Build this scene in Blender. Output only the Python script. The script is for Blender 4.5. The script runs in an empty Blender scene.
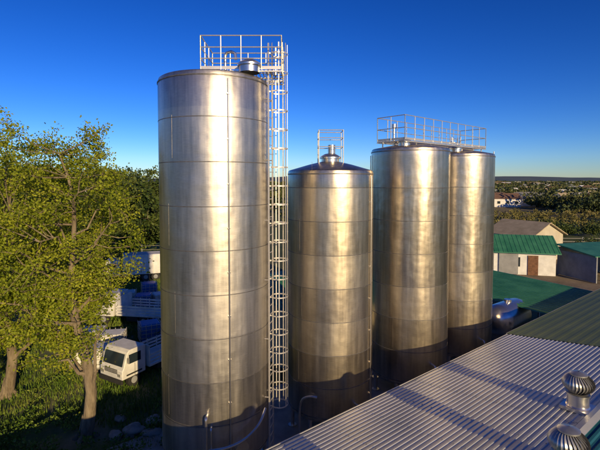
import bpy, math, random, bmesh
import numpy as np
from mathutils import Vector, Matrix, noise
random.seed(7); rng=np.random.default_rng(7)
scene=bpy.context.scene
COL=scene.collection
R=math.radians
# ---------------------------------------------------------------- materials
def mat(name,col,rough=0.7,metal=0.0,col2=None,scale=2.0,bump=0.0,bscale=20.0,vec=(1,1,1),rvar=0.0,lo=0.35,hi=0.65):
    m=bpy.data.materials.new(name); m.use_nodes=True
    nt=m.node_tree; N=nt.nodes; L=nt.links
    p=N['Principled BSDF']; p.inputs['Roughness'].default_value=rough; p.inputs['Metallic'].default_value=metal
    p.inputs['Base Color'].default_value=(*col,1)
    tc=N.new('ShaderNodeTexCoord'); mp=N.new('ShaderNodeMapping'); mp.inputs['Scale'].default_value=vec
    L.new(tc.outputs['Object'],mp.inputs['Vector'])
    if col2 is not None:
        n=N.new('ShaderNodeTexNoise'); n.inputs['Scale'].default_value=scale; n.inputs['Detail'].default_value=6; n.inputs['Roughness'].default_value=0.62
        L.new(mp.outputs[0],n.inputs['Vector'])
        r=N.new('ShaderNodeValToRGB'); r.color_ramp.elements[0].position=lo; r.color_ramp.elements[1].position=hi
        r.color_ramp.elements[0].color=(*col,1); r.color_ramp.elements[1].color=(*col2,1)
        L.new(n.outputs[0],r.inputs[0]); L.new(r.outputs[0],p.inputs['Base Color'])
        if rvar>0:
            mr=N.new('ShaderNodeMapRange'); mr.inputs[3].default_value=rough-rvar; mr.inputs[4].default_value=rough+rvar
            L.new(n.outputs[0],mr.inputs[0]); L.new(mr.outputs[0],p.inputs['Roughness'])
    if bump>0:
        n2=N.new('ShaderNodeTexNoise'); n2.inputs['Scale'].default_value=bscale; n2.inputs['Detail'].default_value=4
        L.new(mp.outputs[0],n2.inputs['Vector'])
        b=N.new('ShaderNodeBump'); b.inputs['Strength'].default_value=bump; b.inputs['Distance'].default_value=0.05
        L.new(n2.outputs[0],b.inputs['Height']); L.new(b.outputs[0],p.inputs['Normal'])
    return m

def steel_mat(name,col,col2,rough,panel,z0,seed=0.0):
    m=bpy.data.materials.new(name); m.use_nodes=True
    nt=m.node_tree; N=nt.nodes; L=nt.links
    p=N['Principled BSDF']; p.inputs['Metallic'].default_value=0.97
    g=N.new('ShaderNodeNewGeometry'); s=N.new('ShaderNodeSeparateXYZ'); L.new(g.outputs['Position'],s.inputs[0])
    def math_(op,a,b=None,c=None):
        n=N.new('ShaderNodeMath'); n.operation=op
        for i,v in enumerate((a,b,c)):
            if v is None: continue
            if isinstance(v,(int,float)): n.inputs[i].default_value=v
            else: L.new(v,n.inputs[i])
        return n.outputs[0]
    idx=math_('FLOOR',math_('DIVIDE',math_('SUBTRACT',s.outputs[2],z0),panel))
    wn=N.new('ShaderNodeTexWhiteNoise'); wn.noise_dimensions='1D'; L.new(math_('ADD',idx,seed),wn.inputs['W'])
    mp=N.new('ShaderNodeMapping'); mp.inputs['Scale'].default_value=(3.0,3.0,0.22); L.new(g.outputs['Position'],mp.inputs['Vector'])
    st=N.new('ShaderNodeTexNoise'); st.inputs['Scale'].default_value=1.6; st.inputs['Detail'].default_value=7; st.inputs['Roughness'].default_value=0.6
    L.new(mp.outputs[0],st.inputs['Vector'])
    mp2=N.new('ShaderNodeMapping'); mp2.inputs['Scale'].default_value=(1,1,7.0); L.new(g.outputs['Position'],mp2.inputs['Vector'])
    br=N.new('ShaderNodeTexNoise'); br.inputs['Scale'].default_value=6; br.inputs['Detail'].default_value=8; br.inputs['Roughness'].default_value=0.7
    L.new(mp2.outputs[0],br.inputs['Vector'])
    f=math_('ADD',math_('MULTIPLY',math_('SUBTRACT',st.outputs[0],0.5),1.3),math_('MULTIPLY',wn.outputs[0],0.28))
    f=math_('ADD',math_('ADD',f,0.38),math_('MULTIPLY',math_('SUBTRACT',br.outputs[0],0.5),0.6))
    r=N.new('ShaderNodeValToRGB'); r.color_ramp.elements[0].position=0.15; r.color_ramp.elements[1].position=0.75
    r.color_ramp.elements[0].color=(*col,1); r.color_ramp.elements[1].color=(*col2,1)
    L.new(f,r.inputs[0]); L.new(r.outputs[0],p.inputs['Base Color'])
    ro=math_('ADD',math_('ADD',rough-0.08,math_('MULTIPLY',wn.outputs[0],0.07)),math_('MULTIPLY',st.outputs[0],0.16))
    L.new(ro,p.inputs['Roughness'])
    lo=N.new('ShaderNodeTexNoise'); lo.inputs['Scale'].default_value=1.3; lo.inputs['Detail'].default_value=2
    L.new(g.outputs['Position'],lo.inputs['Vector'])
    b=N.new('ShaderNodeBump'); b.inputs['Strength'].default_value=0.5; b.inputs['Distance'].default_value=0.05; L.new(lo.outputs[0],b.inputs['Height'])
    b2=N.new('ShaderNodeBump'); b2.inputs['Strength'].default_value=0.15; b2.inputs['Distance'].default_value=0.01
    L.new(br.outputs[0],b2.inputs['Height']); L.new(b.outputs[0],b2.inputs['Normal']); L.new(b2.outputs[0],p.inputs['Normal'])
    return m

def leaf_mat(name,c1,c2,c3,trans=0.35,pscale=0.5):
    m=bpy.data.materials.new(name); m.use_nodes=True
    nt=m.node_tree; N=nt.nodes; L=nt.links
    out=N['Material Output']; p=N['Principled BSDF']; p.inputs['Roughness'].default_value=0.6
    p.inputs['Specular IOR Level'].default_value=0.25
    g=N.new('ShaderNodeNewGeometry')
    n=N.new('ShaderNodeTexNoise'); n.inputs['Scale'].default_value=pscale; n.inputs['Detail'].default_value=3; L.new(g.outputs['Position'],n.inputs['Vector'])
    a=N.new('ShaderNodeMath'); a.operation='MULTIPLY_ADD'; L.new(g.outputs['Random Per Island'],a.inputs[0]); a.inputs[1].default_value=0.5
    b=N.new('ShaderNodeMath'); b.operation='MULTIPLY_ADD'; L.new(n.outputs[0],b.inputs[0]); b.inputs[1].default_value=1.3; b.inputs[2].default_value=-0.4
    L.new(b.outputs[0],a.inputs[2])
    r=N.new('ShaderNodeValToRGB'); e=r.color_ramp.elements; e[0].position=0.15; e[0].color=(*c1,1); e[1].position=0.9; e[1].color=(*c3,1)
    x=e.new(0.5); x.color=(*c2,1)
    L.new(a.outputs[0],r.inputs[0]); L.new(r.outputs[0],p.inputs['Base Color'])
    if trans>0:
        t=N.new('ShaderNodeBsdfTranslucent'); L.new(r.outputs[0],t.inputs['Color'])
        mx=N.new('ShaderNodeMixShader'); mx.inputs[0].default_value=trans
        L.new(p.outputs[0],mx.inputs[1]); L.new(t.outputs[0],mx.inputs[2]); L.new(mx.outputs[0],out.inputs[0])
    return m

# ---------------------------------------------------------------- mesh builder
class B:
    def __init__(s): s.v=[]; s.f=[]
    def add(s,vs,fs):
        o=len(s.v); s.v+= [tuple(v) for v in vs]; s.f+=[tuple(i+o for i in f) for f in fs]
    def box(s,c,size,rz=0.0,M=None):
        hx,hy,hz=[d/2 for d in size]
        vs=[Vector((x,y,z)) for x in(-hx,hx) for y in(-hy,hy) for z in(-hz,hz)]
        m=M if M is not None else Matrix.Rotation(rz,3,'Z')
        vs=[m@v+Vector(c) for v in vs]
        s.add(vs,[(0,1,3,2),(4,6,7,5),(0,4,5,1),(2,3,7,6),(0,2,6,4),(1,5,7,3)])
    def cyl(s,p0,p1,r0,r1=None,n=12,cap=True):
        if r1 is None: r1=r0
        p0=Vector(p0);p1=Vector(p1); d=(p1-p0).normalized()
        a=d.orthogonal().normalized(); b=d.cross(a)
        vs=[]
        for p,r in((p0,r0),(p1,r1)):
            for i in range(n):
                t=2*math.pi*i/n; vs.append(p+(a*math.cos(t)+b*math.sin(t))*r)
        fs=[(i,(i+1)%n,n+(i+1)%n,n+i) for i in range(n)]
        if cap: fs+= [tuple(range(n-1,-1,-1)),tuple(range(n,2*n))]
        s.add(vs,fs)
    def tube(s,pts,r,n=8,r1=None,cap=True):
        pts=[Vector(p) for p in pts]; k=len(pts); vs=[]; up=None
        for i,p in enumerate(pts):
            d=(pts[min(i+1,k-1)]-pts[max(i-1,0)]).normalized()
            if up is None: a=d.orthogonal().normalized()
            else:
                a=(up-d*up.dot(d)); a=a.normalized() if a.length>1e-4 else d.orthogonal().normalized()
            up=a; b=d.cross(a)
            rr=r if r1 is None else r+(r1-r)*i/(k-1)
            for j in range(n):
                t=2*math.pi*j/n; vs.append(p+(a*math.cos(t)+b*math.sin(t))*rr)
        fs=[(i*n+j,i*n+(j+1)%n,(i+1)*n+(j+1)%n,(i+1)*n+j) for i in range(k-1) for j in range(n)]
        if cap: fs+=[tuple(range(n-1,-1,-1)),tuple(range((k-1)*n,k*n))]
        s.add(vs,fs)
    def lathe(s,prof,c=(0,0),n=96):
        vs=[];k=len(prof)
        for r,z in prof:
            for j in range(n):
                t=2*math.pi*j/n; vs.append((c[0]+r*math.cos(t),c[1]+r*math.sin(t),z))
        fs=[(i*n+j,i*n+(j+1)%n,(i+1)*n+(j+1)%n,(i+1)*n+j) for i in range(k-1) for j in range(n)]
        s.add(vs,fs)
    def prism(s,poly,x0,x1,M=None,c=(0,0,0)):
        m=M if M is not None else Matrix.Identity(3); k=len(poly); C=Vector(c)
        vs=[m@Vector((x0,y,z))+C for y,z in poly]+[m@Vector((x1,y,z))+C for y,z in poly]
        fs=[tuple(range(k-1,-1,-1)),tuple(range(k,2*k))]+[(i,(i+1)%k,k+(i+1)%k,k+i) for i in range(k)]
        s.add(vs,fs)
    def obj(s,name,m,parent=None,smooth=True,bevel=0.0):
        me=bpy.data.meshes.new(name); me.from_pydata(s.v,[],s.f); me.update()
        if smooth:
            me.shade_smooth(); me.set_sharp_from_angle(angle=R(32))
        o=bpy.data.objects.new(name,me); COL.objects.link(o); me.materials.append(m)
        if parent: o.parent=parent
        if bevel>0:
            bm=o.modifiers.new('bevel','BEVEL'); bm.width=bevel; bm.segments=2; bm.limit_method='ANGLE'
        return o
def empty(name,loc=(0,0,0),rz=0):
    e=bpy.data.objects.new(name,None); COL.objects.link(e); e.location=loc; e.rotation_euler=(0,0,rz); e.empty_display_size=0.5; return e
def npmesh(name,verts,nf,m,parent=None,k=4):
    me=bpy.data.meshes.new(name); me.vertices.add(len(verts)); me.vertices.foreach_set('co',verts.astype(np.float32).ravel())
    me.loops.add(nf*k); me.loops.foreach_set('vertex_index',np.arange(nf*k,dtype=np.int32))
    me.polygons.add(nf); me.polygons.foreach_set('loop_start',np.arange(0,nf*k,k,dtype=np.int32)); me.polygons.foreach_set('loop_total',np.full(nf,k,dtype=np.int32))
    me.update(calc_edges=True); me.materials.append(m)
    o=bpy.data.objects.new(name,me); COL.objects.link(o)
    if parent: o.parent=parent
    return o
def leaf_quads(cent,size):
    n=len(cent); a=rng.normal(size=(n,3)); a/=np.linalg.norm(a,axis=1)[:,None]
    b=rng.normal(size=(n,3)); b-= (b*a).sum(1)[:,None]*a; b/=np.linalg.norm(b,axis=1)[:,None]
    s=np.asarray(size)[:,None]; w=0.62
    v=np.stack([cent-a*s,cent-b*s*w,cent+a*s,cent+b*s*w],axis=1)
    return v.reshape(-1,3)

# ---------------------------------------------------------------- palette
M_st1=steel_mat('steel_silo_a',(0.36,0.34,0.31),(0.66,0.62,0.55),0.37,1.42,0.9,3)
M_st2=steel_mat('steel_silo_b',(0.37,0.32,0.25),(0.69,0.61,0.47),0.33,1.25,1.0,11)
M_st3=steel_mat('steel_silo_c',(0.36,0.32,0.26),(0.68,0.60,0.47),0.30,1.45,1.0,23)
M_seam=mat('weld_seam',(0.14,0.135,0.13),0.5,0.7,(0.24,0.23,0.22),6)
M_weld=mat('plate_weld',(0.34,0.33,0.31),0.42,0.9,(0.46,0.44,0.41),6)
M_rail=mat('galvanised_rail',(0.60,0.58,0.54),0.42,0.7,(0.72,0.69,0.63),8)
M_pipe=mat('stainless_pipe',(0.62,0.60,0.57),0.28,0.95,(0.7,0.68,0.65),5)
M_vane=mat('vent_vane_metal',(0.40,0.40,0.40),0.38,0.8,(0.52,0.52,0.51),5)
M_dark=mat('dark_rubber',(0.02,0.02,0.02),0.8,0,(0.035,0.033,0.03),5)
M_glass=mat('window_glass',(0.02,0.03,0.04),0.08,0.0)
M_conc=mat('concrete',(0.24,0.23,0.20),0.9,0,(0.38,0.36,0.32),1.2,0.3,12)
M_white=mat('white_paint',(0.58,0.58,0.56),0.5,0,(0.76,0.76,0.74),1.5)
M_blue=mat('blue_paint',(0.03,0.12,0.38),0.4,0,(0.04,0.16,0.48),2)
M_green_roof=mat('green_roof_sheet',(0.025,0.15,0.085),0.5,0.1,(0.055,0.23,0.13),0.9)
M_olive=mat('olive_roof_sheet',(0.11,0.145,0.03),0.6,0.0,(0.16,0.19,0.05),0.5)
M_teal=mat('teal_roof_sheet',(0.010,0.08,0.11),0.5,0.1,(0.018,0.12,0.16),0.8)
M_zinc=mat('zinc_roof_sheet',(0.42,0.44,0.44),0.5,0.3,(0.64,0.64,0.62),0.5,0.05,3,(1,1,1),0.06,0.3,0.7)
M_wall=mat('cream_wall',(0.42,0.38,0.29),0.85,0,(0.52,0.48,0.38),0.8,0.1,20)
M_beige_roof=mat('beige_roof',(0.34,0.28,0.17),0.7,0,(0.46,0.38,0.25),1.2)
M_brick=mat('brick_wall',(0.30,0.17,0.10),0.9,0,(0.38,0.24,0.15),3)
M_tile=mat('tile_roof',(0.12,0.07,0.05),0.85,0,(0.20,0.12,0.08),2)
M_greyroof=mat('grey_roof',(0.20,0.21,0.22),0.7,0,(0.30,0.31,0.32),1)
M_bark=mat('bark',(0.13,0.10,0.065),0.95,0,(0.27,0.22,0.15),5,0.8,14,(1,1,0.3))
M_rock=mat('rock',(0.22,0.20,0.17),0.95,0,(0.36,0.33,0.28),3,0.6,8)
M_rust=mat('rusty_steel',(0.12,0.06,0.035),0.85,0.2,(0.22,0.11,0.06),4)

# ---------------------------------------------------------------- site frame : s along silo row, q across
O=Vector((-0.45,10.5,0)); E=Vector((0.775,0.632,0)); Q=Vector((-0.632,0.775,0)); AE=math.atan2(0.632,0.775)
def W(s,q,z=0.0): 
    v=O+E*s+Q*q; return Vector((v.x,v.y,z))

# ---------------------------------------------------------------- ground
def ground():
    m=bpy.data.materials.new('ground_cover'); m.use_nodes=True
    nt=m.node_tree;N=nt.nodes;L=nt.links;p=N['Principled BSDF'];p.inputs['Roughness'].default_value=0.95
    g=N.new('ShaderNodeNewGeometry')
    def nz(sc,d=6):
        n=N.new('ShaderNodeTexNoise');n.inputs['Scale'].default_value=sc;n.inputs['Detail'].default_value=d;L.new(g.outputs['Position'],n.inputs['Vector']);return n.outputs[0]
    def ramp(f,a,b,c1,c2):
        r=N.new('ShaderNodeValToRGB');r.color_ramp.elements[0].position=a;r.color_ramp.elements[1].position=b
        r.color_ramp.elements[0].color=(*c1,1);r.color_ramp.elements[1].color=(*c2,1);L.new(f,r.inputs[0]);return r.outputs[0]
    grass=ramp(nz(0.6,8),0.3,0.7,(0.025,0.05,0.012),(0.075,0.10,0.03))
    dry=ramp(nz(1.5,8),0.3,0.7,(0.045,0.065,0.022),(0.085,0.10,0.04))
    k=ramp(nz(0.035,5),0.47,0.56,(0,0,0),(1,1,1))
    mx=N.new('ShaderNodeMix');mx.data_type='RGBA';L.new(k,mx.inputs[0]);L.new(grass,mx.inputs[6]);L.new(dry,mx.inputs[7])
    L.new(mx.outputs[2],p.inputs['Base Color'])
    b=N.new('ShaderNodeBump');b.inputs['Strength'].default_value=0.6;b.inputs['Distance'].default_value=0.1;L.new(nz(6,8),b.inputs['Height']);L.new(b.outputs[0],p.inputs['Normal'])
    bb=B(); n=60; X=np.sign(np.linspace(-1,1,n+1))*np.abs(np.linspace(-1,1,n+1))**3*9000
    vs=[(x,y,0) for x in X for y in X]
    fs=[(i*(n+1)+j,(i+1)*(n+1)+j,(i+1)*(n+1)+j+1,i*(n+1)+j+1) for i in range(n) for j in range(n)]
    bb.add(vs,fs); bb.obj('ground',m,None,False)
ground()
M_dirt=mat('dirt',(0.13,0.10,0.065),0.95,0,(0.27,0.21,0.14),0.35,0.5,5)
M_yard=mat('yard_gravel',(0.06,0.10,0.025),0.95,0,(0.20,0.18,0.11),0.5,0.6,9,lo=0.45,hi=0.65)
M_field=mat('dry_field',(0.15,0.12,0.045),0.95,0,(0.22,0.18,0.075),0.06,0.4,4)
M_lawn=mat('lawn',(0.06,0.12,0.015),0.95,0,(0.12,0.17,0.03),0.3,0.4,6)
M_asph=mat('asphalt',(0.045,0.045,0.045),0.9,0,(0.075,0.072,0.068),2,0.3,30)
def sheet(name,pts,z,m):
    b=B(); b.add([(x,y,z) for x,y in pts],[tuple(range(len(pts)))]); return b.obj(name,m,None,False)
def blob(cx,cy,rx,ry,rot=0,n=40,amp=0.15,sd=0):
    out=[]
    for i in range(n):
        t=2*math.pi*i/n; k=1+amp*noise.noise(Vector((math.cos(t)*1.5+sd,math.sin(t)*1.5,sd)))*2
        x=math.cos(t)*rx*k;y=math.sin(t)*ry*k
        out.append((cx+x*math.cos(rot)-y*math.sin(rot),cy+x*math.sin(rot)+y*math.cos(rot)))
    return out
sheet('dirt_yard',blob(29,44,15,11,0.5,sd=3),0.004,M_dirt)
sheet('gravel_yard',blob(-11,26,10,17,0.1,sd=5),0.004,M_yard)
sheet('lawn',blob(-38,66,26,15,0.1,sd=8),0.004,M_lawn)
sheet('field',blob(75,150,60,34,0.2,sd=11),0.006,M_field)
sheet('field',blob(190,240,90,30,-0.1,sd=15),0.006,M_field)
sheet('field',blob(-60,190,90,34,0.1,sd=17),0.006,M_lawn)
bb=B(); bb.add([(36,34,0.012),(39,33,0.012),(80,105,0.012),(76,107,0.012)],[(0,1,2,3)]); bb.obj('road',M_asph,None,False)
b=B(); c=W(6,4.2); b.box((c.x,c.y,0.07),(26,7.6,0.14),AE); b.obj('concrete_pavement',M_conc,None,False,0.02)
M_hill=mat('hill_haze_blue',(0.05,0.085,0.13),1,0,(0.08,0.115,0.15),0.004)  # blue tone is distance haze painted into the hill colour
b=B(); vs=[];n=160
for i in range(n+1):
    a=math.pi*(0.08+0.84*i/n); r=5200
    h=30+55*max(0,noise.noise(Vector((i*0.06,2.3,0)))+0.35)+8*noise.noise(Vector((i*0.4,7,0)))
    vs+= [(math.cos(a)*r,math.sin(a)*r,-5),(math.cos(a)*(r+500),math.sin(a)*(r+500),h)]
b.add(vs,[(2*i,2*i+1,2*i+3,2*i+2) for i in range(n)]); b.obj('hills',M_hill)

# ---------------------------------------------------------------- silos
def silo(name,cx,cy,r,z0,z1,panel,m,roofh,conduits,seed):
    e=empty(name)
    b=B()
    prof=[(0.05,z0-0.45),(r*0.5,z0-0.38),(r*0.85,z0-0.2),(r*0.97,z0-0.06),(r,z0+0.05)]
    z=z0+panel
    while z<z1-0.15: prof.append((r,z)); z+=panel
    prof+=[(r,z1-0.06),(r*0.985,z1+0.02),(r*0.96,z1+0.05),(r*0.5,z1+0.05+roofh*0.55),(0.05,z1+0.05+roofh)]
    b.lathe(prof,(cx,cy),128); b.obj('shell',m,e)
    s=B(); z=z0+panel
    while z<z1-0.3:
        s.lathe([(r+0.001,z-0.014),(r+0.006,z-0.010),(r+0.006,z+0.010),(r+0.001,z+0.014)],(cx,cy),128)
        z+=panel
    s.lathe([(r+0.001,z1-0.13),(r+0.02,z1-0.125),(r+0.02,z1-0.09),(r+0.001,z1-0.085)],(cx,cy),128)
    s.lathe([(r+0.001,z0+0.08),(r+0.014,z0+0.085),(r+0.014,z0+0.13),(r+0.001,z0+0.135)],(cx,cy),128)
    s.obj('weld_seams',M_seam,e)
    v=B(); rr=random.Random(seed); z=z0+0.1; k=0
    while z<z1-0.3:
        for j in range(2):
            a=math.pi*j+(k%2)*0.9+rr.uniform(-.2,.2); x=cx+math.cos(a)*(r+0.001); y=cy+math.sin(a)*(r+0.001)
            v.box((x,y,z+panel/2),(0.004,0.007,min(panel,z1-z)-0.05),a)
        z+=panel; k+=1
    v.obj('plate_welds',M_weld,e,False)
    l=B()
    for i in range(8):
        t=2*math.pi*(i+0.3)/8; x=cx+math.cos(t)*(r-0.14); y=cy+math.sin(t)*(r-0.14)
        l.cyl((x,y,0.16),(x,y,z0+0.02),0.08,n=14); l.cyl((x,y,0.14),(x,y,0.17),0.17,n=14)
    l.obj('legs',M_pipe,e)
    c=B()
    for ang,za,zb,rad in conduits:
        x=cx+math.cos(ang)*(r+0.05); y=cy+math.sin(ang)*(r+0.05)
        c.cyl((x,y,za),(x,y,zb),rad,n=10)
        zz=za+0.5
        while zz<zb: 
            x2=cx+math.cos(ang)*(r+0.02); y2=cy+math.sin(ang)*(r+0.02)
            c.box((x2,y2,zz),(0.07,0.09,0.04),ang); zz+=panel
    c.obj('conduits',M_pipe,e)
    return e
D=math.radians
S1=(-2.94,14.8,1.84); S2=(1.22,17.3,1.71); S3=(5.2,20.3,1.8); S4=(8.62,23.3,1.8)
T1=13.32; T2=10.38; T3=11.45; T4=11.38
s1=silo('stainless_steel_silo',*S1,1.0,T1,1.37,M_st1,0.22,[(D(-66),1.2,T1-0.2,0.02),(D(150),1.2,T1-0.2,0.03)],1)
s2=silo('stainless_steel_silo',*S2,1.0,T2,1.25,M_st2,0.42,[(D(-30),1.2,10.2,0.02),(D(178),1.2,10.2,0.025)],2)
s3=silo('stainless_steel_silo',*S3,1.0,T3,1.45,M_st3,0.28,[(D(178),1.2,11.2,0.02)],3)
s4=silo('stainless_steel_silo',*S4,1.0,T4,1.45,M_st3,0.32,[(D(-3),1.2,11.6,0.03),(D(-140),1.2,11.2,0.03)],4)

def railing(b,pts,z,h=1.1,closed=False,step=0.8,r=0.019,mids=(0.5,)):
    P=[Vector((p[0],p[1],0)) for p in pts]
    if closed: P.append(P[0])
    for a,c in zip(P[:-1],P[1:]):
        L_=(c-a).length; n=max(1,round(L_/step))
        for i in range(n+1):
            p=a+(c-a)*(i/n); b.cyl((p.x,p.y,z),(p.x,p.y,z+h),r,n=8)
        for hh in (1.0,)+tuple(mids):
            b.cyl((a.x,a.y,z+h*hh),(c.x,c.y,z+h*hh),r,n=8)
        mid=(a+c)/2; d=(c-a); b.box((mid.x,mid.y,z+0.06),(L_,0.008,0.10),math.atan2(d.y,d.x))
def platform(parent,cx,cy,L_,Wd,rot,z,h=1.1,step=0.8,mids=(0.5,)):
    b=B(); m=Matrix.Rotation(rot,3,'Z')
    nb=int(L_/0.12)
    for i in range(nb+1):
        p=m@Vector((-L_/2+L_*i/nb,0,0)); b.box((cx+p.x,cy+p.y,z-0.02),(0.03,Wd,0.03),rot)
    for sy in(-Wd/2,Wd/2,0):
        p=m@Vector((0,sy,0)); b.box((cx+p.x,cy+p.y,z-0.055),(L_+0.04,0.05,0.04),rot)
    b.obj('grating_deck',M_rail,parent,False)
    b=B(); cs=[m@Vector((x*L_/2,y*Wd/2,0))+Vector((cx,cy,0)) for x,y in((-1,-1),(1,-1),(1,1),(-1,1))]
    railing(b,cs,z,h,True,step,mids=mids); 
    b.obj('guard_rail',M_rail,parent)
platform(s1,-1.9,14.9,2.6,1.9,0.0,T1+0.27,1.08,0.62,mids=(0.33,0.66))
def neck(b,x,y,z,r,h,n=32):
    b.lathe([(r,z),(r,z+h),(r*1.18,z+h),(r*1.18,z+h+0.06),(r*1.05,z+h+0.1),(r*0.6,z+h+0.19),(0.02,z+h+0.22)],(x,y),n)
b=B(); neck(b,-1.6,13.7,T1+0.1,0.32,0.2); neck(b,-3.0,15.2,T1+0.15,0.22,0.3)
b.cyl((-2.45,14.2,T1+0.15),(-2.45,14.2,T1+0.8),0.05); b.tube([(-2.45,14.2,T1+.75),(-2.4,14.2,T1+.87),(-2.25,14.2,T1+.91),(-2.12,14.2,T1+.85),(-2.1,14.2,T1+.65)],0.05)
b.obj('roof_manway',M_pipe,s1)
b=B()
for x in(-3.1,-1.9,-0.9):
    for y in(14.1,15.7):
        if math.hypot(x-S1[0],y-S1[1])<1.8: b.cyl((x,y,T1),(x,y,T1+0.24),0.03)
b.obj('platform_feet',M_rail,s1)
def ladder(parent,cx,cy,rs,ang,z0,z1,cage_r=0.36,rung=0.3,hoop=0.62,cage_from=2.4):
    d=Vector((math.cos(ang),math.sin(ang),0)); t=Vector((-d.y,d.x,0)); base=Vector((cx,cy,0))+d*(rs+0.16)
    b=B()
    for sg in(-1,1):
        p=base+t*0.23*sg; b.box((p.x,p.y,(z0+z1)/2),(0.05,0.03,z1-z0),ang)
    z=z0+0.2
    while z<z1:
        a=base+t*0.23; c=base-t*0.23; b.cyl((a.x,a.y,z),(c.x,c.y,z),0.013,n=6); z+=rung
    z=z0+0.5
    while z<z1-1.2:
        for sg in(-1,1):
            p=base+t*0.23*sg; q=p-d*0.16; b.cyl((p.x,p.y,z),(q.x,q.y,z),0.018,n=6)
        z+=2.0
    b.obj('access_ladder',M_rail,parent)
    b=B(); cc=base+d*cage_r*0.95
    z=cage_from
    arc=[D(-140+280*i/14) for i in range(15)]
    while z<=z1+0.01:
        pts=[cc+d*math.cos(a)*cage_r+t*math.sin(a)*cage_r for a in arc]
        pts=[base+t*-0.23]+pts+[base+t*0.23]
        for p,q in zip(pts[:-1],pts[1:]):
            mid=(p+q)/2; v=q-p; b.box((mid.x,mid.y,z),(v.length+0.01,0.008,0.04),math.atan2(v.y,v.x))
        z+=hoop
    for a in [D(x) for x in(-125,-75,-25,25,75,125)]:
        p=cc+d*math.cos(a)*(cage_r-0.012)+t*math.sin(a)*(cage_r-0.012)
        b.box((p.x,p.y,(cage_from+z1)/2),(0.008,0.035,z1-cage_from),ang+a)
    b.obj('safety_cage',M_rail,parent)
ladder(s1,S1[0],S1[1],S1[2],D(-12),0.2,14.5,0.30)
def ring_pt(S,ang,off,z): return Vector((S[0]+math.cos(ang)*(S[2]+off),S[1]+math.sin(ang)*(S[2]+off),z))
def smooth(pts,it=2):
    for _ in range(it):
        o=[pts[0]]
        for a,c in zip(pts[:-1],pts[1:]): o+=[a.lerp(c,0.25),a.lerp(c,0.75)]
        pts=o+[pts[-1]]
    return pts
b=B()
a=D(-88)
b.tube(smooth([ring_pt(S1,a,0.0,2.75),ring_pt(S1,a,0.22,2.78),ring_pt(S1,a,0.22,2.5),ring_pt(S1,a,0.2,0.4)]),0.045,10)
a=D(-84)
b.tube(smooth([ring_pt(S1,a,0.02,2.4),ring_pt(S1,a,0.17,2.4),ring_pt(S1,a,0.17,2.1),ring_pt(S1,a,0.17,1.2)]),0.03,10)
b.tube(smooth([ring_pt(S1,D(-86),0.22,1.75),ring_pt(S1,D(-70),0.25,1.78),ring_pt(S1,D(-54),0.25,1.88),ring_pt(S1,D(-38),0.25,2.15),ring_pt(S1,D(-28),0.2,2.5)]),0.045,10)
b.cyl(ring_pt(S1,D(-55),0,1.5),ring_pt(S1,D(-55),0.1,1.5),0.24,n=24)
b.obj('process_pipes',M_pipe,s1)
b=B(); neck(b,S2[0],S2[1],10.6,0.36,0.3); b.cyl((S2[0]+0.05,S2[1],11.1),(S2[0]+0.05,S2[1],11.45),0.15,n=20)
b.obj('roof_manway',M_pipe,s2)
b=B()
cs=[(S2[0]+x*0.48,S2[1]+y*0.45) for x,y in((-1,-1),(1,-1),(1,1),(-1,1))]
for x,y in cs: b.cyl((x,y,10.6),(x,y,12.0),0.018,n=8)
for z in(11.35,11.7,12.0):
    for i in range(4):
        a=cs[i];c=cs[(i+1)%4]; b.cyl((*a,z),(*c,z),0.016,n=8)
b.obj('guard_rail',M_rail,s2)
b=B()
b.tube(smooth([ring_pt(S2,D(-60),0.0,1.6),ring_pt(S2,D(-60),0.35,1.6),ring_pt(S2,D(-60),0.35,1.3),ring_pt(S2,D(-60),0.35,0.3)]),0.05,10)
b.tube(smooth([ring_pt(S2,D(-130),0.2,0.5),ring_pt(S2,D(-130),0.22,1.7),ring_pt(S2,D(-120),0.1,1.95),ring_pt(S2,D(-110),0.0,1.9)]),0.045,10)
b.obj('process_pipes',M_pipe,s2)
dx=S4[0]-S3[0]; dy=S4[1]-S3[1]; ar=math.atan2(dy,dx); Ld=math.hypot(dx,dy)
wk=empty('silo_walkway')
platform(wk,(S3[0]+S4[0])/2,(S3[1]+S4[1])/2,Ld+3.0,1.5,ar,T3+0.36,1.08,0.72)
b=B()
for k in(-1.3,-0.4,0.8,Ld-0.8,Ld+0.4,Ld+1.3):
    for w in(-0.6,0.6):
        x=S3[0]+math.cos(ar)*k-math.sin(ar)*w; y=S3[1]+math.sin(ar)*k+math.cos(ar)*w
        b.cyl((x,y,T4),(x,y,T3+0.33),0.03,n=8)
b.obj('walkway_feet',M_rail,wk)
for S,e,T in((S3,s3,T3),(S4,s4,T4)):
    b=B(); neck(b,S[0]-0.5,S[1]-0.9,T+0.08,0.28,0.2)
    if S is S3:
        b.cyl((S[0]-0.9,S[1]-0.6,T+.1),(S[0]-0.9,S[1]-0.6,T+1),0.06); b.cyl((S[0]-0.9,S[1]-0.6,T+1),(S[0]-0.9,S[1]-0.6,T+1.15),0.12)
    b.obj('roof_manway',M_pipe,e)
    b=B(); b.tube(smooth([ring_pt(S,D(-70),0.0,1.9),ring_pt(S,D(-70),0.3,1.9),ring_pt(S,D(-70),0.3,1.6),ring_pt(S,D(-70),0.3,0.3)]),0.05,10); b.obj('process_pipes',M_pipe,e)
ladder(s4,S4[0],S4[1],S4[2],D(75),0.3,12.6,0.33)
b=B()
for zz,qq in((0.45,1.5),(0.6,1.7)):
    b.tube([W(-3,qq,zz),W(17.5,qq,zz)],0.05,10)
for k in range(12):
    p=W(-3+k*1.8,1.6,0.3); b.box((p.x,p.y,0.28),(0.06,0.5,0.4),AE)
b.obj('pipe_rack',M_pipe)

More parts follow.
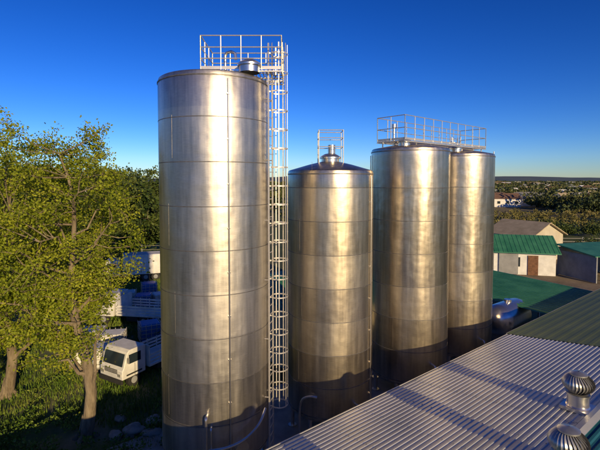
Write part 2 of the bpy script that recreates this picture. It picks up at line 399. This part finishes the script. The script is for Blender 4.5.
# ---------------------------------------------------------------- main corrugated building
PITCH=7.8; TAN=math.tan(R(PITCH)); Z0=3.38; QR=-4.95; QT=-2*QR
def corr_profile(q0,q1,zf,pitch=0.15,h=0.022):
    out=[]; n=int(abs(q1-q0)/pitch); sg=1 if q1>q0 else -1
    for i in range(n):
        a=q0+sg*i*pitch
        for u,hh in((0,0),(0.42*pitch,0),(0.58*pitch,h),(0.86*pitch,h)):
            q=a+sg*u; out.append((q,zf(q)+hh))
    out.append((q1,zf(q1))); return out
def sheet_along_s(name,prof,s0,s1,m,parent,n=1,lap=0.0):
    b=B()
    for k in range(n):
        a=s0+(s1-s0)*k/n; c=s0+(s1-s0)*(k+1)/n; dz=0.006*(k%2)
        vs=[W(a-(lap if k else 0),q,z+dz) for q,z in prof]+[W(c,q,z+dz) for q,z in prof]; K=len(prof)
        b.add(vs,[(i,i+1,K+i+1,K+i) for i in range(K-1)])
    return b.obj(name,m,parent,False)
def prof_across_q(name,s0,s1,q0,z0_,q1,z1_,m,parent,pitch=0.3,h=0.035):
    b=B(); n=int((s1-s0)/pitch); P=[]
    for i in range(n):
        a=s0+i*pitch
        for u,hh in((0,0),(pitch*0.6,0),(pitch*0.7,h),(pitch*0.92,h)): P.append((a+u,hh))
    P.append((s1,0)); K=len(P)
    b.add([W(s,q0,z0_+hh) for s,hh in P]+[W(s,q1,z1_+hh) for s,hh in P],[(i,i+1,K+i+1,K+i) for i in range(K-1)])
    return b.obj(name,m,parent,False)
wh=empty('corrugated_roof_warehouse')
zf=lambda q: Z0+TAN*min(abs(q),QT-abs(q)) if q<=0 else Z0
sheet_along_s('silver_roof',corr_profile(0.0,QR,zf),-14,12.2,M_zinc,wh,4,0.15)
sheet_along_s('teal_roof',corr_profile(-QT,QR,zf,0.19,0.028),-14,12.2,M_teal,wh,1)
b=B(); zr=Z0+TAN*abs(QR)
vs=[]
for s_ in(-14,12.2): vs+=[W(s_,QR+0.14,zr+0.04-0.14*TAN+0.02),W(s_,QR,zr+0.075),W(s_,QR-0.14,zr+0.04-0.14*TAN+0.02)]
b.add(vs,[(0,1,4,3),(1,2,5,4)])
b.obj('ridge_cap',M_zinc,wh,False)
b=B()
for s_ in np.arange(-13.5,12.0,1.35):
    for i in range(0,32,2):
        q=-(i*0.15+0.108); p=W(s_,q,zf(q)+0.026); b.box(p,(0.03,0.03,0.012),AE)
b.obj('roofing_screws',M_greyroof,wh,False)
b=B()
p0=W(-14,0.05,Z0-0.08);p1=W(12.2,0.05,Z0-0.08); mid=(p0+p1)/2
b.box(mid+Vector((0,0,0.02)),((p1-p0).length,0.02,0.16),AE)
b.box(mid+Q*0.12+Vector((0,0,-0.05)),((p1-p0).length,0.02,0.12),AE)
b.box(mid+Q*0.06+Vector((0,0,-0.10)),((p1-p0).length,0.10,0.01),AE)
b.obj('gutter',M_zinc,wh,False)
b=B()
def wallseg(b,s0,q0,s1,q1,h,t=0.15):
    a=W(s0,q0);c=W(s1,q1); d=c-a; m_=(a+c)/2; b.box((m_.x,m_.y,h/2),(d.length,t,h),math.atan2(d.y,d.x))
wallseg(b,-13.8,-0.35,24,-0.35,Z0-0.12); wallseg(b,-13.8,-QT+.4,24,-QT+.4,Z0-0.12)
for s_ in(-13.8,24):
    b.add([W(s_,-0.35,0),W(s_,-0.35,Z0-0.1),W(s_,QR,zr-0.08),W(s_,-QT+.4,Z0-0.1),W(s_,-QT+.4,0)],[(0,1,2,3,4)])
b.obj('walls',M_white,wh,False)
b=B()
for s_ in(-8,-3,2,7,12,17):
    p=W(s_,-0.26,1.6); b.box((p.x,p.y,1.7),(1.4,0.06,0.9),AE)
b.obj('windows',M_glass,wh,False)
b=B(); 
for s_ in(-5.5,4.5,14.5):
    p=W(s_,-0.255,1.1); b.box((p.x,p.y,1.15),(1.0,0.05,2.1),AE)
b.obj('doors',M_blue,wh,False)
ol=empty('olive_roof_annex')
zo=lambda q: Z0+0.02+TAN*min(abs(q),QT-abs(q))
sheet_along_s('olive_roof',corr_profile(0.1,QR,lambda q:zo(q) if q<0 else Z0+0.02,0.4,0.006),12.25,26.0,M_olive,ol,1)
sheet_along_s('olive_roof_back',corr_profile(-QT,QR,zo,0.4,0.006),12.25,26.0,M_olive,ol,1)
b=B(); p0=W(12.25,0.12,Z0-0.05);p1=W(26,0.12,Z0-0.05);mid=(p0+p1)/2; b.box(mid,((p1-p0).length,0.02,0.14),AE)
b.obj('fascia',M_greyroof,ol,False)
gc=empty('green_canopy')
prof_across_q('canopy_roof',18.6,26.2,0.35,2.75,8.0,3.1,M_green_roof,gc,0.38,0.09)
b=B()
for s_ in(18.8,22.4,26.0):
    for q_ in(0.6,4.2,7.8):
        p=W(s_,q_); b.box((p.x,p.y,1.35),(0.12,0.12,2.7),AE)
b.obj('posts',M_greyroof,gc,False)
b=B()
for q_,z_ in((0.35,2.68),(8.0,3.03)):
    p=W(22.4,q_); b.box((p.x,p.y,z_),(7.6,0.05,0.14),AE)
b.obj('fascia',M_greyroof,gc,False)
gs=empty('green_roof_shed')
prof_across_q('roof_front',7,17,8.4,3.0,13,3.9,M_green_roof,gs,0.28,0.04)
prof_across_q('roof_back',7,17,18,3.0,13,3.9,M_green_roof,gs,0.28,0.04)
b=B(); wallseg(b,7.2,8.7,16.8,8.7,2.95); wallseg(b,7.2,17.7,16.8,17.7,2.95)
for s_ in(7.2,16.8): b.add([W(s_,8.7,0),W(s_,8.7,3.0),W(s_,13,3.84),W(s_,17.7,3.0),W(s_,17.7,0)],[(0,1,2,3,4)])
b.obj('walls',M_wall,gs,False)
b=B()
for s_ in(9,12,15): p=W(s_,8.6); b.box((p.x,p.y,1.6),(1.6,0.06,1.0),AE)
b.obj('windows',M_glass,gs,False)

def vent(s,q):
    e=empty('roof_turbine_vent'); c=W(s,q); zb=zf(q)
    x,y=c.x,c.y
    b=B(); b.box((x,y,zb+0.07),(0.66,0.66,0.08),AE); b.lathe([(0.32,zb+0.06),(0.26,zb+0.14),(0.25,zb+0.40),(0.28,zb+0.41),(0.28,zb+0.45)],(x,y),32); b.obj('flashing_and_neck',M_pipe,e)
    b=B(); z0_=zb+0.45; R0=0.38; H=0.50; n=30
    for i in range(n):
        t0=2*math.pi*i/n; vs=[]
        for k in range(9):
            u=k/8; ph=math.pi*(0.12+0.76*u); rr=R0*math.sin(ph)**0.8; zz=z0_+H*u
            tw=t0+0.25*math.sin(math.pi*u)
            for dr,dt in((0,0),(-0.035,0.17)):
                vs.append((x+math.cos(tw+dt)*(rr+dr),y+math.sin(tw+dt)*(rr+dr),zz))
        b.add(vs,[(2*k,2*k+1,2*k+3,2*k+2) for k in range(8)])
    b.obj('vanes',M_vane,e)
    b=B(); b.lathe([(0.02,z0_),(0.27,z0_),(0.30,z0_+0.02)],(x,y),32)
    b.lathe([(0.21,z0_+H-0.02),(0.21,z0_+H+0.01),(0.13,z0_+H+0.05),(0.02,z0_+H+0.07)],(x,y),32)
    b.obj('cap',M_vane,e)
    b=B(); b.lathe([(0.16,z0_+0.02),(0.20,z0_+H*0.5),(0.14,z0_+H-0.03)],(x,y),24)
    b.obj('core',M_dark,e)
for s_,q_ in((6.35,-4.5),(3.3,-5.3),(-0.85,-5.3),(-4.7,-5.3)): vent(s_,q_)

# ---------------------------------------------------------------- horizontal tank at right of silo 4
tk=empty('horizontal_steel_tank')
b=B(); c=W(18.6,3.0,2.15)
n=40; prof=[(0.02,-1.65),(0.35,-1.6),(0.66,-1.45),(0.85,-1.2),(0.88,-1.0),(0.88,1.0),(0.85,1.2),(0.66,1.45),(0.35,1.6),(0.02,1.65)]
vs=[]
for r_,x_ in prof:
    for j in range(n):
        t=2*math.pi*j/n; vs.append(c+E*x_+Q*(r_*math.cos(t))+Vector((0,0,r_*math.sin(t))))
b.add(vs,[(i*n+j,i*n+(j+1)%n,(i+1)*n+(j+1)%n,(i+1)*n+j) for i in range(len(prof)-1) for j in range(n)])
b.cyl(c+Vector((0,0,0.8)),c+Vector((0,0,1.0)),0.2,n=24)
b.obj('vessel',M_pipe,tk)
b=B()
for k in(-0.8,0.8):
    p=c+E*k; b.box((p.x,p.y,0.75),(0.15,1.1,1.3),AE)
b.obj('saddles',M_greyroof,tk,False)

# ---------------------------------------------------------------- buildings in background
def house(name,x,y,w,d,h,rh,rz,wm,rm,doors=True,over=0.3):
    e=empty(name,(x,y,0),rz)
    b=B()
    hw,hd=w/2,d/2
    b.add([(-hw,-hd,0),(hw,-hd,0),(hw,hd,0),(-hw,hd,0),(-hw,-hd,h),(hw,-hd,h),(hw,hd,h),(-hw,hd,h),(-hw,0,h+rh),(hw,0,h+rh)],
          [(0,1,5,4),(2,3,7,6),(1,2,6,9,5),(3,0,4,8,7)])
    b.obj('walls',wm,e,False)
    b=B(); k=rh/hd; o=over
    for sg in(-1,1):
        y0=sg*(hd+o); z0_=h-k*o+0.05
        P=[(-hw-o,y0,z0_),(hw+o,y0,z0_),(hw+o,0,h+rh+0.05),(-hw-o,0,h+rh+0.05)]
        b.add(P+[(p[0],p[1],p[2]+0.1) for p in P],[(0,1,2,3),(4,5,6,7),(0,1,5,4),(1,2,6,5),(3,0,4,7)])
    b.obj('roof',rm,e,False)
    b=B(); fr=B()
    for sg in(-1,1):
        n=max(1,int(w/2.6))
        for i in range(n):
            xx=-hw+w*(i+0.5)/n
            if doors and sg<0 and abs(xx-hw*0.45)<0.9: continue
            fr.box((xx,sg*(hd+0.02),h*0.55),(1.25,0.05,1.15)); b.box((xx,sg*(hd+0.05),h*0.55),(1.1,0.04,1.0))
        b.box((sg*(hw+0.03),0,h*0.55),(0.05,1.1,1.0))
    b.obj('windows',M_glass,e,False); fr.obj('window_frames',M_white,e,False)
    if doors:
        b=B(); b.box((hw*0.45,-hd-0.06,1.05),(1.0,0.06,2.1)); b.obj('door',M_rust,e,False)
    return e
def roof_ribs(parent,w,d,h,rh,over,m,step=0.45):
    b=B(); hw,hd=w/2+over,d/2; k=rh/hd; z0_=h-k*over+0.15
    x=-hw+0.1
    while x<hw:
        for sg in(-1,1):
            b.add([(x-.03,sg*(hd+over),z0_+.002),(x+.03,sg*(hd+over),z0_+.002),(x+.03,0,h+rh+.152),(x-.03,0,h+rh+.152),(x,sg*(hd+over),z0_+.04),(x,0,h+rh+.19)],[(0,4,5,3),(4,1,2,5)])
        x+=step
    b.obj('roof_ribs',m,parent,False)
fw=house('green_roof_house',23.6,48.0,8.0,5.0,2.5,1.35,R(-14),M_white,M_green_roof,True,0.4); roof_ribs(fw,8.0,5,2.5,1.35,0.4,M_green_roof)
b=B()
for x in(-3.0,-0.6): b.box((x,-2.60,1.15),(1.9,0.07,2.2))
b.obj('roller_doors',M_greyroof,fw,False)
house('beige_barn',29.6,56.0,6.0,6.5,3.2,1.5,R(-62),M_wall,M_beige_roof,True,0.4)
sh=empty('open_shed',(30.6,44.0,0),R(15))
b=B(); b.add([(-2.6,-2.2,2.7),(3.4,-2.2,2.7),(3.4,2.4,3.3),(-2.6,2.4,3.3)],[(0,1,2,3)]); o=b.obj('roof',M_green_roof,sh,False); sm=o.modifiers.new('s','SOLIDIFY'); sm.thickness=0.12
b=B(); b.box((0.4,2.25,1.5),(5.8,0.12,3.0)); b.box((-2.4,0,1.35),(0.12,4.4,2.6)); b.box((3.2,0,1.35),(0.12,4.4,2.6)); b.obj('walls',M_greyroof,sh,False)
b=B(); [b.box((x,-2.0,1.3),(0.15,0.15,2.6)) for x in(-0.6,1.6)]; b.obj('posts',M_white,sh,False)

walls=[M_white,M_wall,M_brick,M_white]; roofs=[M_tile,M_greyroof,M_tile,M_beige_roof,M_greyroof,M_white]
hr=random.Random(12)
for i in range(100):
    y=150*(1300/150)**hr.random(); x=y*hr.uniform(0.42,0.76) if i%5 else -y*hr.uniform(0.1,0.7)
    k=hr.choice((0,0,0,1,2,3)); s_=1+y/1300
    house('brick_house' if k==2 else 'house',x,y,hr.uniform(7,11)*s_,6.0*s_,2.9*s_,1.7*s_,hr.uniform(-0.7,0.7),walls[k],roofs[i%6],False)

# ---------------------------------------------------------------- vehicles
def wheel(b,hub,x,y,z,r,w):
    b.cyl((x-w/2,y,z),(x+w/2,y,z),r,n=24); hub.cyl((x-w/2-0.01,y,z),(x+w/2+0.01,y,z),r*0.5,n=16)
def truck(name,x,y,rz,cabm,bodym,kind='box',scale=1.0,L=6.8):
    e=empty(name,(x,y,0),rz); e.scale=(scale,)*3
    f=L/2; hw=1.15
    b=B(); b.prism([(f-1.9,0.75),(f,0.75),(f,1.35),(f-0.12,1.5),(f-0.4,2.45),(f-0.6,2.62),(f-1.9,2.62)],-hw,hw); b.obj('cab',cabm,e,True,0.05)
    g=B(); a=math.atan2(0.28,0.95)
    g.box((0,f-0.235,1.98),(1.95,0.04,0.82),0,Matrix.Rotation(a,3,'X'))
    for sx in(-1,1): g.box((sx*(hw+0.005),f-1.0,2.0),(0.03,0.95,0.62))
    g.obj('windows',M_glass,e,False)
    t=B()
    for sx in(-1,1):
        t.box((sx*0.85,f+0.02,1.05),(0.3,0.05,0.18)); 
        t.box((sx*(hw+0.16),f-0.35,2.0),(0.16,0.06,0.36))
        t.cyl((sx*0.35,f-0.22,1.58),(sx*0.35+0.5,f-0.30,1.85),0.012,n=6)
    t.obj('headlamps_and_mirrors',M_rail,e,False)
    c=B(); c.box((0,-0.1,0.72),(0.9,L-0.4,0.22)); c.box((0,f+0.03,0.62),(2.3,0.14,0.26)); 
    for k in range(4): c.box((0,f+0.012,1.12+k*0.08),(1.3,0.03,0.04))
    for sx in(-1,1): 
        c.box((sx*0.85,-0.2,0.62),(0.4,1.1,0.42)); c.box((sx*(hw+0.004),f-1.0,1.2),(0.012,0.02,0.85)); c.box((sx*1.0,f-0.95,0.98),(0.34,1.25,0.10))
    c.obj('chassis',M_dark,e,False)
    w=B();h=B()
    for yy in(f-0.95,-f+1.0,-f+2.1):
        for sx in(-1,1): wheel(w,h,sx*0.98,yy,0.48,0.48,0.3)
    w.obj('tyres',M_dark,e); h.obj('hubs',M_greyroof,e)
    if kind=='box':
        b=B(); b.box((0,-1.05,2.0),(2.4,L-2.3,2.3)); b.obj('cargo_box',bodym,e,False,0.04)
        b=B()
        for k in range(9):
            for sx in(-1,1): b.box((sx*1.21,-1.05-(L-2.4)/2+(L-2.4)*k/8,2.0),(0.03,0.05,2.25))
        b.box((0,-f+0.08,2.0),(0.04,0.03,2.1)); b.obj('cargo_ribs',M_rail,e,False)
    else:
        b=B(); b.box((0,-1.05,0.95),(2.4,L-2.3,0.14))
        for sx in(-1,1):
            for zz in(1.2,1.45,1.7): b.box((sx*1.18,-1.05,zz),(0.04,L-2.3,0.14))
            for k in range(6): b.box((sx*1.15,-1.05-(L-2.4)/2+(L-2.4)*k/5,1.4),(0.06,0.06,0.9))
        b.box((0,f-2.2,1.7),(2.4,0.08,1.4)); b.obj('flat_bed',bodym,e,False)
    return e
truck('flatbed_truck',-7.9,22.4,R(150),M_white,M_white,'flat',0.72)
truck('flatbed_truck',-11.6,30.0,R(80),M_white,M_white,'flat',0.8)
truck('box_truck',-16.8,43.0,R(110),M_white,M_white,'box',0.85)
def crate(x,y,rz,m,w=1.1,h=1.0,name='pallet_crate'):
    e=empty(name,(x,y,0),rz); b=B()
    for k in range(3): b.box((0,-w/2+0.06+k*(w/2-0.06),0.06),(w,0.1,0.1))
    for k in range(6): b.box((-w/2+0.07+k*(w-0.14)/5,0,0.125),(0.12,w,0.025))
    b.obj('pallet',M_bark,e,False)
    b=B()
    for zz in np.linspace(0.2,h,5):
        b.box((0,-w/2,zz),(w,0.03,0.03));b.box((0,w/2,zz),(w,0.03,0.03));b.box((-w/2,0,zz),(0.03,w,0.03));b.box((w/2,0,zz),(0.03,w,0.03))
    for sx in np.linspace(-w/2,w/2,5):
        b.box((sx,-w/2,h/2+0.1),(0.03,0.03,h));b.box((sx,w/2,h/2+0.1),(0.03,0.03,h));b.box((-w/2,sx,h/2+0.1),(0.03,0.03,h));b.box((w/2,sx,h/2+0.1),(0.03,0.03,h))
    b.obj('wire_frame',M_rail,e,False)
    b=B(); b.box((0,0,h/2+0.12),(w*0.9,w*0.9,h*0.9)); b.obj('container',m,e,True,0.08)
for i,(x,y,rz,m) in enumerate([(-10.6,22.6,0.3,M_white),(-11.9,23.1,0.4,M_white),(-12.4,25.2,0.1,M_white),(-10.9,24.6,0.2,M_white),(-9.4,26.4,0.5,M_blue),(-11.0,33.4,0.6,M_white),(-12.2,33.0,0.2,M_blue),(-13.8,33.9,0.3,M_white),(-9.4,32.5,0.9,M_white),(-15.5,28,0.9,M_white),(-10.4,36.5,0.2,M_white),(-13.1,36.8,0.4,M_blue)]):
    crate(x,y,rz,m,1.25,1.15)
def rock(x,y,r):
    bm=bmesh.new(); bmesh.ops.create_icosphere(bm,subdivisions=3,radius=r)
    for v in bm.verts: v.co*=1+0.45*noise.noise(v.co/r*1.1+Vector((x,y,0))); v.co.z*=0.6
    me=bpy.data.meshes.new('rock'); bm.to_mesh(me); bm.free(); o=bpy.data.objects.new('rock',me); COL.objects.link(o); me.materials.append(M_rock); o.location=(x,y,r*0.3); me.shade_smooth()
for x,y,r in((-6.6,16.6,0.4),(-7.2,16.3,0.28),(-6.1,17.4,0.3),(-5.8,16.4,0.35),(-7.5,17.5,0.22)): rock(x,y,r)
def fence(name,p0,p1,h=1.6,step=3.0,m=M_rail):
    b=B(); a=Vector(p0);c=Vector(p1);n=int((c-a).length/step)
    for i in range(n+1):
        p=a+(c-a)*i/n; b.cyl((p.x,p.y,0),(p.x,p.y,h),0.05,n=6)
    for z in(0.4,0.9,1.4): b.cyl((a.x,a.y,z),(c.x,c.y,z),0.02,n=5)
    b.obj(name,m)
fence('wire_fence',(15,66,0),(70,62,0)); fence('wire_fence',(70,62,0),(90,110,0)); fence('wire_fence',(-60,50,0),(-12,58,0))
# ---------------------------------------------------------------- trees
M_leafA=leaf_mat('leaf_yellow_green',(0.13,0.18,0.013),(0.28,0.34,0.024),(0.46,0.47,0.045),0.42,0.6)
M_leafB=leaf_mat('leaf_dark',(0.02,0.04,0.008),(0.055,0.085,0.016),(0.11,0.13,0.028),0.0,0.25)
M_leafC=leaf_mat('leaf_distant_hazy',(0.03,0.05,0.02),(0.075,0.095,0.03),(0.16,0.15,0.05),0.0,0.03)  # paler than nearer foliage: aerial haze put into the leaf colour
M_leafD=leaf_mat('leaf_reed',(0.10,0.10,0.03),(0.17,0.16,0.045),(0.26,0.21,0.07),0.0,0.2)
def big_tree(name,x,y,h,cc,cr,nclump,nleaf,leaf_m,lsize=(0.06,0.12),trunk_r=0.25,seed=1,sig=0.42,skip=-0.12):
    rr=random.Random(seed); e=empty(name); b=B()
    tr=[]
    for i in range(13):
        t=i/12; tr.append(Vector((x+(cc[0]-x)*t*t+0.25*noise.noise(Vector((t*3,seed,0)))*(t>0)*2,y+(cc[1]-y)*t*t+0.25*noise.noise(Vector((seed,t*3,0)))*2*t,t*h*0.93)))
    b.tube(tr,trunk_r,14,0.03)
    for k in range(6):
        a=k*1.05+0.3; b.tube([Vector((x+math.cos(a)*trunk_r*1.7,y+math.sin(a)*trunk_r*1.7,-0.05)),Vector((x+math.cos(a)*trunk_r*0.8,y+math.sin(a)*trunk_r*0.8,0.25)),Vector((x+math.cos(a)*trunk_r*0.3,y+math.sin(a)*trunk_r*0.3,0.9))],0.12,8,0.06)
    nodes=[]
    for k in range(20):
        t=0.16+0.66*k/19; ip=min(11,int(t*12)); st=tr[ip].lerp(tr[ip+1],t*12-ip)
        a=k*2.399+rr.uniform(-0.4,0.4); 
        zc=st.z+rr.uniform(0.8,3.0)*(1.2-t); u=min(0.95,abs((zc-cc[2])/cr[2])); R_=math.sqrt(1-u**2.4)*rr.uniform(0.6,0.9)
        en=Vector((cc[0]+math.cos(a)*cr[0]*R_,cc[1]+math.sin(a)*cr[1]*R_,min(zc,h-0.8)))
        c1=st.lerp(en,0.35)+Vector((0,0,-0.15)); c2=st.lerp(en,0.7)+Vector((rr.uniform(-.25,.25),rr.uniform(-.25,.25),rr.uniform(-.1,.3)))
        pts=[st,c1,c2,en]; P=[]
        for i in range(3):
            for j in range(4): P.append(pts[i].lerp(pts[i+1],j/4))
        P.append(en); b.tube(P,0.10*(1.15-t),8,0.018); nodes+=P[3:]
    nodes+=tr[5:]
    cl=[];tries=0
    while len(cl)<nclump and tries<20000:
        tries+=1
        v=Vector((rr.uniform(-1,1),rr.uniform(-1,1),rr.uniform(-1,1)))
        q=(abs(v.x)**2.3+abs(v.y)**2.3+abs(v.z)**2.6)
        w=1+0.5*noise.noise(v*1.8+Vector((seed*3.1,0,0)))
        if q>w or q<0.12*rr.random()*3: continue
        if noise.noise(v*2.4+Vector((0,seed*2.2,5)))<skip: continue
        cl.append(Vector((cc[0]+v.x*cr[0],cc[1]+v.y*cr[1],cc[2]+v.z*cr[2])))
    cs=[];sz=[]
    for c in cl:
        nd=min(nodes,key=lambda p:(p-c).length+ (0.8 if p.z>c.z+0.2 else 0))
        mid=nd.lerp(c,0.5)+Vector((rr.uniform(-.12,.12),rr.uniform(-.12,.12),rr.uniform(-.12,.05)))
        b.tube([nd,mid,c],0.024,5,0.008,False)
        nt=5
        for _ in range(nt):
            d=Vector((rr.gauss(0,1),rr.gauss(0,1),rr.gauss(0.25,0.8))).normalized()*rr.uniform(0.4,0.95)*sig*2.2
            b.tube([c,c+d*0.5+Vector((0,0,0.03)),c+d],0.009,4,0.004,False)
            m=nleaf//nt; tt=rng.uniform(0.15,1.1,m)[:,None]
            cs.append(np.array(c)[None]+np.array(d)[None]*tt+rng.normal(size=(m,3))*sig*0.33)
            sz.append(rng.uniform(*lsize,m))
    b.obj('trunk_and_branches',M_bark,e)
    cs=np.concatenate(cs); sz=np.concatenate(sz)
    npmesh('leaves',leaf_quads(cs,sz),len(cs),leaf_m,e)
    return e
big_tree('yellow_green_tree',-8.35,16.3,11.9,(-9.25,16.5,7.5),(2.7,2.7,4.65),185,220,M_leafA,(0.038,0.068),0.24,1,0.42,-0.06)
big_tree('yellow_green_tree',-13.6,19.5,11.9,(-13.3,19.5,6.9),(3.2,3.0,5.0),150,220,M_leafA,(0.045,0.085),0.24,5)
big_tree('yellow_green_tree',-14.5,14.5,11.0,(-14.0,14.8,6.0),(2.6,2.6,4.6),80,190,M_leafA,(0.045,0.09),0.22,9)
k=0
for x,y,h,r in((-21.5,50,10.4,4.2),(-27,56,11.5,5),(-33,52,11,4.8),(-24.5,64,11.5,5),(-40,58,11.5,5),(-48,54,12,5.5),(-19.4,60,9.8,4.0),(-31,40,9.5,4.5)):
    k+=1; big_tree('broadleaf_tree',x,y,h,(x,y,h*0.56),(r,r,h*0.46),50,220,M_leafB,(0.14,0.26),0.3,20+k,1.0)
def crowns(name,lst,m,parent=None):
    V=[]; n=0
    for x,y,h,r,cnt,ls in lst:
        k=max(2,int(cnt/28)); 
        lob=rng.normal(size=(k,3)); lob/=np.linalg.norm(lob,axis=1)[:,None]; lob*=rng.uniform(0.3,0.75,(k,1))
        which=rng.integers(0,k,cnt); d=rng.normal(size=(cnt,3)); d/=np.linalg.norm(d,axis=1)[:,None]
        p=lob[which]+d*rng.uniform(0.25,0.5,(cnt,1)); 
        p=p*np.array([r,r,h*0.46])+np.array([x,y,h*0.52]); p[:,2]=np.maximum(p[:,2],0.1)
        V.append(leaf_quads(p,rng.uniform(0.6,1.2,cnt)*ls)); n+=cnt
    return npmesh(name,np.concatenate(V),n,m,parent)
far=[];fr_=random.Random(5)
for i in range(7600):
    y=95*(3200/95)**(fr_.random()**0.75)
    u=fr_.uniform(0.38,0.85) if i%5<3 else fr_.uniform(-0.9,1.0)
    x=u*y
    if noise.noise(Vector((x*0.02,y*0.012,3)))<-0.3 and y<500: continue
    if 30<x<110 and y<125: continue
    f=y/300
    h=fr_.uniform(3.2,6.6)*(1+min(0.35,f*0.09)); 
    if fr_.random()<0.08 : h*=1.4
    r=h*fr_.uniform(0.45,0.7)*(1+min(2.0,f*0.37))
    cnt=int(max(28,150/(1+f*1.3))); far.append((x,y,h,r,cnt,0.21+0.0021*y))
crowns('distant_trees',far,M_leafC)
hd=[]
for i in range(150):
    t=random.random(); x=18+t*75; y=70+t*16+random.uniform(-3,3); hd.append((x,y,random.uniform(1.8,3.2),random.uniform(1.3,2.2),150,0.17))
crowns('hedge',hd,M_leafB)
hd=[]
for i in range(520):
    x=random.uniform(20,115); y=random.uniform(84,122); hd.append((x,y,random.uniform(1.5,2.8),random.uniform(1.2,2.0),60,0.22))
crowns('reed_bed',hd,M_leafD)
hd=[]
for i in range(46):
    x=random.uniform(36,60);y=random.uniform(50,64); hd.append((x,y,random.uniform(1.6,3.0),random.uniform(1.0,1.8),240,0.12))
crowns('shrubs',hd,M_leafB)
hd=[]
for i in range(130):
    x=random.uniform(-13,-4.8);y=random.uniform(13,17.5) if i%2 else random.uniform(17,34)
    if x>-6.0 and i%2==0: continue
    hd.append((x,y,random.uniform(0.25,0.9),random.uniform(0.3,0.8),110,0.055))
M_grass=leaf_mat('grass_blades',(0.06,0.12,0.012),(0.11,0.18,0.02),(0.19,0.22,0.04),0.0,0.5)
crowns('low_shrubs',hd,M_grass)
n=52000; px=rng.uniform(-20,-4.9,n); py=rng.uniform(12,44,n)
msk=np.array([noise.noise(Vector((a*0.35,b_*0.35,1)))>-0.2 for a,b_ in zip(px,py)]); px=px[msk];py=py[msk]; n=len(px)
hh=rng.uniform(0.1,0.3,n); a=rng.uniform(0,6.28,n); w=0.025
V=np.stack([np.stack([px-np.cos(a)*w,py-np.sin(a)*w,np.zeros(n)],1),np.stack([px+np.cos(a)*w,py+np.sin(a)*w,np.zeros(n)],1),np.stack([px+rng.normal(0,.05,n),py+rng.normal(0,.05,n),hh],1)],1).reshape(-1,3)
npmesh('grass',V,n,M_grass,None,3)

# ---------------------------------------------------------------- light, sky
az=R(27); el=R(15)
Sd=Vector((math.sin(az)*math.cos(el),-math.cos(az)*math.cos(el),math.sin(el)))
sun=bpy.data.lights.new('sun','SUN'); sun.energy=5.0; sun.angle=R(0.5); sun.color=(1.0,0.74,0.38)
so=bpy.data.objects.new('sun',sun); COL.objects.link(so); so.rotation_euler=Sd.to_track_quat('Z','Y').to_euler()
w=bpy.data.worlds.new('World'); scene.world=w; w.use_nodes=True; nt=w.node_tree
bgn=nt.nodes['Background']; sky=nt.nodes.new('ShaderNodeTexSky'); sky.sky_type='NISHITA'; sky.sun_disc=False
sky.sun_elevation=el; sky.sun_rotation=math.pi-az; sky.altitude=1200; sky.air_density=1.0; sky.dust_density=0.3; sky.ozone_density=3.0
def vm(op,a,v):
    n=nt.nodes.new('ShaderNodeVectorMath'); n.operation=op; nt.links.new(a,n.inputs[0]); n.inputs[1].default_value=v; return n.outputs[0]
hs=nt.nodes.new('ShaderNodeHueSaturation'); hs.inputs['Saturation'].default_value=1.27; nt.links.new(sky.outputs[0],hs.inputs['Color'])
x=vm('MULTIPLY',hs.outputs[0],(0.12,0.12,0.12))
gm=nt.nodes.new('ShaderNodeGamma'); gm.inputs[1].default_value=1.42; nt.links.new(x,gm.inputs[0])
x=vm('MULTIPLY',gm.outputs[0],(0.80*8.33,0.86*8.33,1.27*8.33))
nt.links.new(x,bgn.inputs[0]); bgn.inputs[1].default_value=0.12
# ---------------------------------------------------------------- camera
cam=bpy.data.cameras.new('camera'); co=bpy.data.objects.new('camera',cam); COL.objects.link(co)
co.location=(0,0,10); co.rotation_euler=(R(90-2.5),0,0); cam.sensor_width=36; cam.lens=36*428/600; cam.shift_y=-0.0420; cam.clip_end=20000; cam.clip_start=0.1
scene.camera=co
scene.view_settings.view_transform='Standard'; scene.view_settings.look='None'; scene.view_settings.exposure=0
